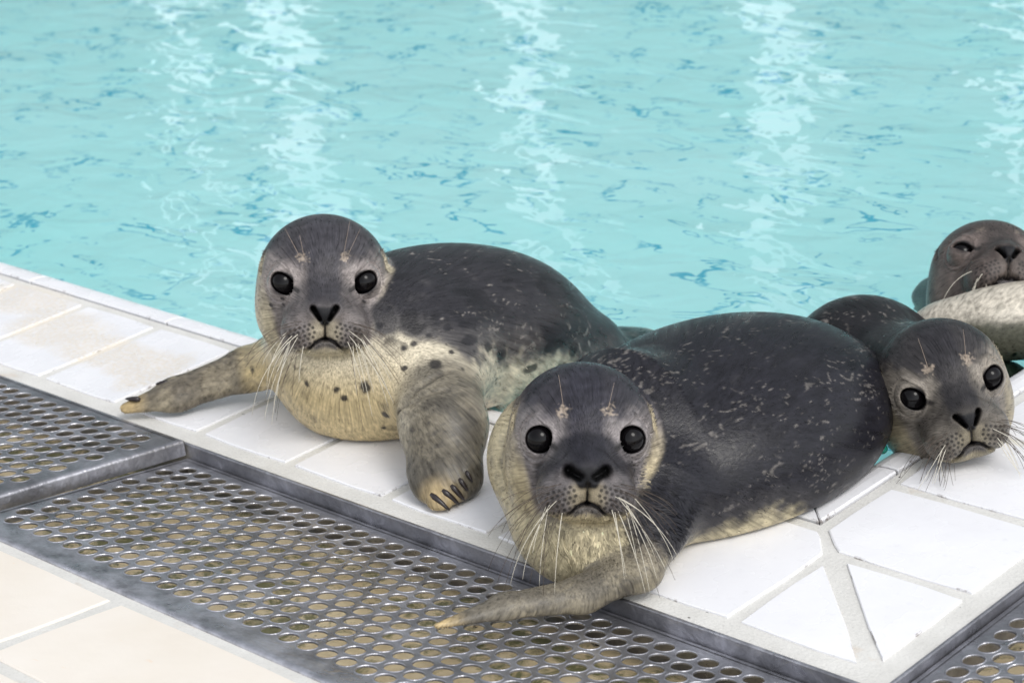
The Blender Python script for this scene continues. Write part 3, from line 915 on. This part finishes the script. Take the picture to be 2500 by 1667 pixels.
def make_coat(name):
    T = NT(name)
    at = T.n('ShaderNodeAttribute'); at.attribute_name = 'coat'
    fu = T.n('ShaderNodeAttribute'); fu.attribute_name = 'fur_flow'
    n = T.noise(fu.outputs['Vector'], 1.0, 3, .6)
    v = T.ramp(n, [(.25, .50), (.75, 1.55)])
    T.l(T.mix(1.0, at.outputs['Color'], v, 'MULTIPLY'), T.b.inputs['Base Color'])
    T.l(T.ramp(n, [(.3, .24), (.7, .42)]), T.b.inputs['Roughness'])
    T.set(Specular_IOR_Level=.24)
    T.l(T.bump(n, .45, .0012), T.b.inputs['Normal'])
    return T.m

def make_fur():
    T = NT('wet_fur_hair')
    at = T.n('ShaderNodeAttribute'); at.attribute_name = 'coat'
    T.l(at.outputs['Color'], T.b.inputs['Base Color'])
    T.set(Roughness=.28, Specular_IOR_Level=.20)
    return T.m

M_COAT, M_FUR = make_coat('seal_coat'), make_fur()
_e = NT('dark_wet_eye'); _e.set(Base_Color=(.003, .0025, .003, 1), Roughness=.06, Specular_IOR_Level=.2); M_EYE = _e.m
_w = NT('white_whisker'); _w.set(Base_Color=(.62, .58, .48, 1), Roughness=.4); M_WHISK = _w.m
_w = NT('brown_whisker'); _w.set(Base_Color=(.055, .038, .026, 1), Roughness=.4); M_WHISKD = _w.m
_w = NT('pale_brown_whisker'); _w.set(Base_Color=(.36, .28, .22, 1), Roughness=.4); M_WHISKL = _w.m
_w = NT('dark_claw'); _w.set(Base_Color=(.022, .016, .016, 1), Roughness=.3); M_CLAW = _w.m

def tube(pts, radii, n=6):
    pts = np.asarray(pts, float); V = []; F = []
    prev = None
    for i, p in enumerate(pts):
        d = nz(pts[min(i + 1, len(pts) - 1)] - pts[max(i - 1, 0)])
        a = nz(np.cross(d, (.31, .17, .93))) if prev is None else nz(prev - d * (prev @ d))
        prev = a; b = np.cross(d, a)
        for k in range(n):
            t = 2 * math.pi * k / n
            V.append(p + radii[i] * (math.cos(t) * a + math.sin(t) * b))
    for i in range(len(pts) - 1):
        for k in range(n):
            F.append((i * n + k, i * n + (k + 1) % n, (i + 1) * n + (k + 1) % n, (i + 1) * n + k))
    F.append(tuple(range(n))[::-1]); F.append(tuple(range((len(pts) - 1) * n, len(pts) * n)))
    return V, F

def bezier(p0, p1, p2, p3, n=12):
    t = np.linspace(0, 1, n)[:, None]
    return (1 - t) ** 3 * p0 + 3 * t * (1 - t) ** 2 * p1 + 3 * t * t * (1 - t) * p2 + t ** 3 * p3

def set_attr(me, name, kind, data, domain='POINT'):
    a = me.attributes.new(name, kind, domain)
    a.data.foreach_set('color' if kind == 'FLOAT_COLOR' else 'vector', np.ascontiguousarray(data, np.float32).ravel())

def build_seal(key, s, h, label, n_fur, seed, group='seal pups at the pool corner', whisk=True):
    root = empty('seal', s.base)
    tag(root, label, 'seal', group)
    V, Q = surface_net(s.sdf, s.box[0], s.box[1], h)
    qf = s.head(V[Q].mean(1))
    fine = (qf[:, 1] > .12) & (np.linalg.norm(qf, axis=1) < 1.0) & (qf[:, 2] > -.56) & (np.abs(s.sdf(V[Q].mean(1))) < h)
    fine[fine] = np.abs(head_sdf(qf[fine], s.squint, s.nos, s.nseg)) < .03
    n_old = len(V)
    V, Q, ng = refine(V, Q, fine)
    dens = np.ones(len(V)); dens[np.unique(Q[-4 * fine.sum():])] = .25
    for _ in range(2):
        N, gm = grad(s.sdf, V, .005)
        V = V - N * np.clip(s.sdf(V) / np.maximum(gm, .2), -h, h)[:, None]
    N, gm = grad(s.sdf, V, .006)
    col, hw = paint(key, s, V, N)
    o = mesh_poly('body', V, Q, ng, M_COAT, root)
    me = o.data
    rgba = np.concatenate([col, np.ones((len(V), 1))], 1)
    set_attr(me, 'coat', 'FLOAT_COLOR', rgba)
    # direction the coat lies in: back from the nose on the head, tailwards and outwards on the body
    nose = s.world((0, .9, -.2))
    fh = V - nose; fh /= np.linalg.norm(fh, axis=1)[:, None]
    fb = (V - s.c); fb /= np.linalg.norm(fb, axis=1)[:, None]; fb = fb + np.asarray(nz(s.tail)) * .5 + C(0, 0, -.25)
    flow = lerp(fb, fh, hw)
    flow = flow - N * (flow * N).sum(1)[:, None]; flow /= np.linalg.norm(flow, axis=1)[:, None] + 1e-9
    side = np.cross(N, flow)
    # streak coordinates: long along the flow, fine across it
    r1 = np.linalg.norm(V - nose, axis=1)
    ang = (V - nose) / (r1[:, None] + 1e-6)
    set_attr(me, 'fur_flow', 'FLOAT_VECTOR', np.concatenate([(ang * 70), ], 1) * .75 + np.stack([r1 * 4] * 3, 1))
    # ------------- fur: short wet blades lying on the skin
    if n_fur:
        rng = np.random.default_rng(seed)
        camd = CAM - V; camd /= np.linalg.norm(camd, axis=1)[:, None]
        q = s.head(V)
        re = np.linalg.norm(np.stack([np.abs(q[:, 0]) - EYE[0], q[:, 1] - EYE[1] - .03, q[:, 2]], 1), axis=1)
        nosek = (np.abs(q[:, 0]) < .15) & (q[:, 1] > .58) & (q[:, 2] > -.40) & (q[:, 2] < -.08)
        ok = (V[:, 2] > s.furz) & (re > EYE_R * 1.62) & ~nosek & (N[:, 2] > -.75)
        w = ok * (.25 + np.clip((N * camd).sum(1), 0, 1) + .5 * hw) * dens
        ii = rng.choice(len(V), n_fur, p=w / w.sum())
        P = V[ii] + (side[ii] * rng.uniform(-.5, .5, (n_fur, 1)) + flow[ii] * rng.uniform(-.5, .5, (n_fur, 1))) * h
        Nn = N[ii]; Fl = flow[ii]; Sd = side[ii]
        cl = vnoise(P * 16, 41)[:, None] - .5                      # clumps
        cl2 = vnoise(P * 45, 43)[:, None] - .5
        wet = s.clump(P)[:, None]
        dirn = Fl + Sd * (cl * 1.1 * (1 + wet) + cl2 * .7 + rng.normal(0, .10, (n_fur, 1))) + Nn * (.055 + .16 * wet + rng.normal(0, .03, (n_fur, 1)))
        dirn /= np.linalg.norm(dirn, axis=1)[:, None]
        hwi = hw[ii][:, None]
        L = (.044 * (1 - hwi) + .030 * hwi) * rng.uniform(.6, 1.25, (n_fur, 1)) * (1 + 1.5 * wet)
        L = L * np.where((q[ii, 1] > .40)[:, None], .55, 1.0)
        for fp, fr_, ft in s.flippers:
            dm = np.min([np.linalg.norm(P - (np.array(a) + k * (np.array(b) - np.array(a))), axis=1) for a, b in zip(fp[:-1], fp[1:]) for k in (0, .5, 1)], axis=0)
            L = L * np.where(dm < fr_ * 1.5, .55, 1.0)[:, None]
        wd = .0030 * rng.uniform(.7, 1.3, (n_fur, 1)) * (1 + 1.3 * wet)
        sd2 = np.cross(dirn, Nn); sd2 /= np.linalg.norm(sd2, axis=1)[:, None]
        base = P - Nn * .002
        midp = base + dirn * L * .55
        tip = base + dirn * L - Nn * L * .10
        BV = np.stack([base - sd2 * wd, base + sd2 * wd, midp + sd2 * wd * .8, midp - sd2 * wd * .8, tip], 1).reshape(-1, 3)
        k = np.arange(n_fur)[:, None] * 5
        tri = np.concatenate([k + [[0, 1, 2]], k + [[0, 2, 3]], k + [[3, 2, 4]]], 0)
        f = mesh_np('fur', BV, tri, M_FUR, root, smooth=False)
        f['kind'] = 'stuff'
        shade = (rng.uniform(.55, 1.38, (n_fur, 1)) + (vnoise(P * 34, 47)[:, None] - .5) * .8) * (1 + .5 * (rng.random((n_fur, 1)) < .06))
        bc = np.clip(col[ii] * shade, .003, .85)
        bc = np.repeat(bc[:, None], 5, 1) * np.array([.8, .8, 1.0, 1.0, 1.15])[None, :, None]
        set_attr(f.data, 'coat', 'FLOAT_COLOR', np.concatenate([bc.reshape(-1, 3), np.ones((n_fur * 5, 1))], 1))
    # ------------- eyes
    for sx in (1, -1):
        c = s.world((EYE + C(.004, .017, 0) * (1 - s.squint)) * C(sx, 1, 1)); bm = bmesh.new()
        bmesh.ops.create_uvsphere(bm, u_segments=32, v_segments=20, radius=EYE_R * 1.07 * s.s * U, matrix=Matrix.Translation(Vector(c) * U))
        me2 = bpy.data.meshes.new('eye'); bm.to_mesh(me2); bm.free()
        link('eye', me2, M_EYE, root, smooth=True)
    # ------------- whiskers
    if whisk:
        rnd = random.Random(seed)
        def skin(px_, py_, pz_, sx):
            d0 = s.world((sx * px_, py_ + .3, pz_)); dd = s.world((sx * px_, py_ - .3, pz_)) - d0; u = 0
            for _ in range(40):
                dist = s.sdf((d0 + dd * u)[None])[0]
                if dist < .002: break
                u += dist / np.linalg.norm(dd) * .8
            return d0 + dd * u
        for sx in (1, -1):
            for k in range(s.nwhisk):
                t = (k + rnd.uniform(-.35, .35)) / (s.nwhisk - 1)
                row = k % 4
                x0 = .165 + .038 * row + rnd.uniform(-.012, .012); z0 = -.262 - .185 * t + rnd.uniform(-.012, .012)
                x0 = min(x0, .285 - .07 * abs(t - .4))
                p0 = skin(x0, .5, z0, sx)
                L = rnd.uniform(.26, .58) * (1 - .45 * abs(t - .5)) * s.s * s.wl
                a_ = math.radians(-4 - 78 * np.clip(t, 0, 1) + rnd.uniform(-9, 9))
                out = s.M @ nz((sx * math.cos(a_), .22 + .25 * rnd.random(), math.sin(a_)))
                down = C(0, 0, -1.0)
                sag = rnd.uniform(.6, 1.7)
                p1 = p0 + out * L * .36
                p2 = p0 + out * L * .74 + down * L * .10 * sag
                p3 = p0 + out * L * (.86 + .12 * rnd.random()) + down * L * .36 * sag - s.M[:, 1] * L * .05
                for p_ in (p1, p2, p3):
                    fz = float(deck_floor(p_[None])[0] + p_[2]) + .012
                    if p_[2] < fz: p_[2] = fz + rnd.uniform(0, .03)
                pale = t > .34 and rnd.random() < s.pale * .9
                w0 = (.0026 if pale else .0019) * rnd.uniform(.85, 1.15)
                vv, ff = tube(bezier(p0 - out * .01, p1, p2, p3), np.linspace(w0, .0012, 12), 5)
                mesh('whisker', vv, ff, M_WHISK if pale else M_WHISKD, root, smooth=True)
        for sx in (1, -1):
            for k in range(s.nbrow):
                p0 = skin(.14 + .03 * k, .4, .19, sx); up = s.M @ nz((sx * (.10 + .35 * k + .1 * rnd.random()), .28, .95))
                L = rnd.uniform(.16, .28) * s.s
                vv, ff = tube(bezier(p0, p0 + up * L * .4, p0 + up * L * .8, p0 + up * L - s.M[:, 1] * .02), np.linspace(.0018, .0008, 12), 4)
                mesh('brow_whisker', vv, ff, M_WHISKL, root, smooth=True)
    # ------------- claws
    for a, b, r in s.claws:
        a, b = C(*a), C(*b); mid = (a + b) / 2 + C(.012, -.012, .012)
        vv, ff = tube(bezier(a, a * .4 + mid * .6, mid * .4 + b * .6, b, 6), np.array([.6, 1, .95, .8, .55, .2]) * r, 7)
        mesh('claw', vv, ff, M_CLAW, root, smooth=True)
    return root

SEALS = make_seals()
build_seal('s1', SEALS['s1'], 0.0122, 'spotted grey seal pup with raised head and cream chest, flippers spread on the white tiles', 62000, 11)
build_seal('s2', SEALS['s2'], 0.0122, 'dark grey seal pup in front, one flipper stretched across the steel grate', 62000, 12)
build_seal('s3', SEALS['s3'], 0.0122, 'dark seal pup resting its chin on the white coping behind the front pup', 36000, 13)
build_seal('s4', SEALS['s4'], .0175, 'drowsy brown seal pup with half-closed eyes and raised chin in the water', 9000, 14)

# a fifth animal: only its pale wet flank shows, arching out of the water
def flank_sdf(p):
    d = cone(p, (6.40, 4.50, -.06), (6.73, 4.37, .02), .13, .24)
    d = smin(d, cone(p, (6.73, 4.39, .03), (6.91, 4.50, .06), .22, .25), .1)
    d = smin(d, cone(p, (6.91, 4.50, .06), (7.10, 4.75, .04), .25, .26), .15)
    d = smin(d, cone(p, (7.10, 4.75, .04), (7.0, 6.2, -.5), .26, .46), .25)
    d = smin(d, cone(p, (7.0, 4.45, -.62), (6.98, 3.7, -.72), .30, .36), .12)  # underwater bulk added to darken the water beside the coping
    return smin(d, cone(p, (6.60, 4.30, -.06), (6.75, 3.95, -.8), .22, .24), .2)
def build_flank():
    root = empty('seal', (7.0, 4.6, -.1))
    tag(root, 'pale wet flank of a seal arching out of the water beside the drowsy pup', 'seal', 'seal pups at the pool corner')
    V, Q = surface_net(flank_sdf, (6.2, 3.2, -1.1), (7.7, 6.7, .5), .02)
    N, gm = grad(flank_sdf, V, .01)
    n1 = fbm(V * 4, 71); n2 = fbm(V * 12, 73)
    col = lerp(C(.42, .385, .32) * np.ones_like(V), C(.06, .06, .042) * np.ones_like(V), sstep(.12, .0, V[:, 2] - .13 + .10 * (n1 - .5) + .08 * (n2 - .5)) * sstep(6.55, 6.85, V[:, 0] + .2 * (n1 - .5)) + .35 * sstep(.6, .72, n2))  # pale ridge; the shade on the lower side is painted as dark olive
    col = lerp(col, C(.022, .040, .026) * np.ones_like(V), sstep(-.02, -.22, V[:, 2] + .08 * (n1 - .5)))  # underwater part painted dark green so the water over it looks dark
    o = mesh_np('body', V, Q, M_COAT, root)
    set_attr(o.data, 'coat', 'FLOAT_COLOR', np.concatenate([col, np.ones((len(V), 1))], 1))
    set_attr(o.data, 'fur_flow', 'FLOAT_VECTOR', V * C(40, 9, 40))
build_flank()

# small green glass bead in the gap beside the third pup
bm = bmesh.new()
bmesh.ops.create_uvsphere(bm, u_segments=24, v_segments=16, radius=.036 * U, matrix=Matrix.Translation(Vector((7.455, 2.36, .036)) * U))
me = bpy.data.meshes.new('glass_bead'); bm.to_mesh(me); bm.free()
_b = NT('green_bead_glass'); _b.set(Base_Color=(.02, .42, .30, 1), Roughness=.05, IOR=1.45, Transmission_Weight=.6)
tag(link('glass_bead', me, _b.m, smooth=True), 'tiny shiny green bead on the coping beside the resting pup', 'bead')
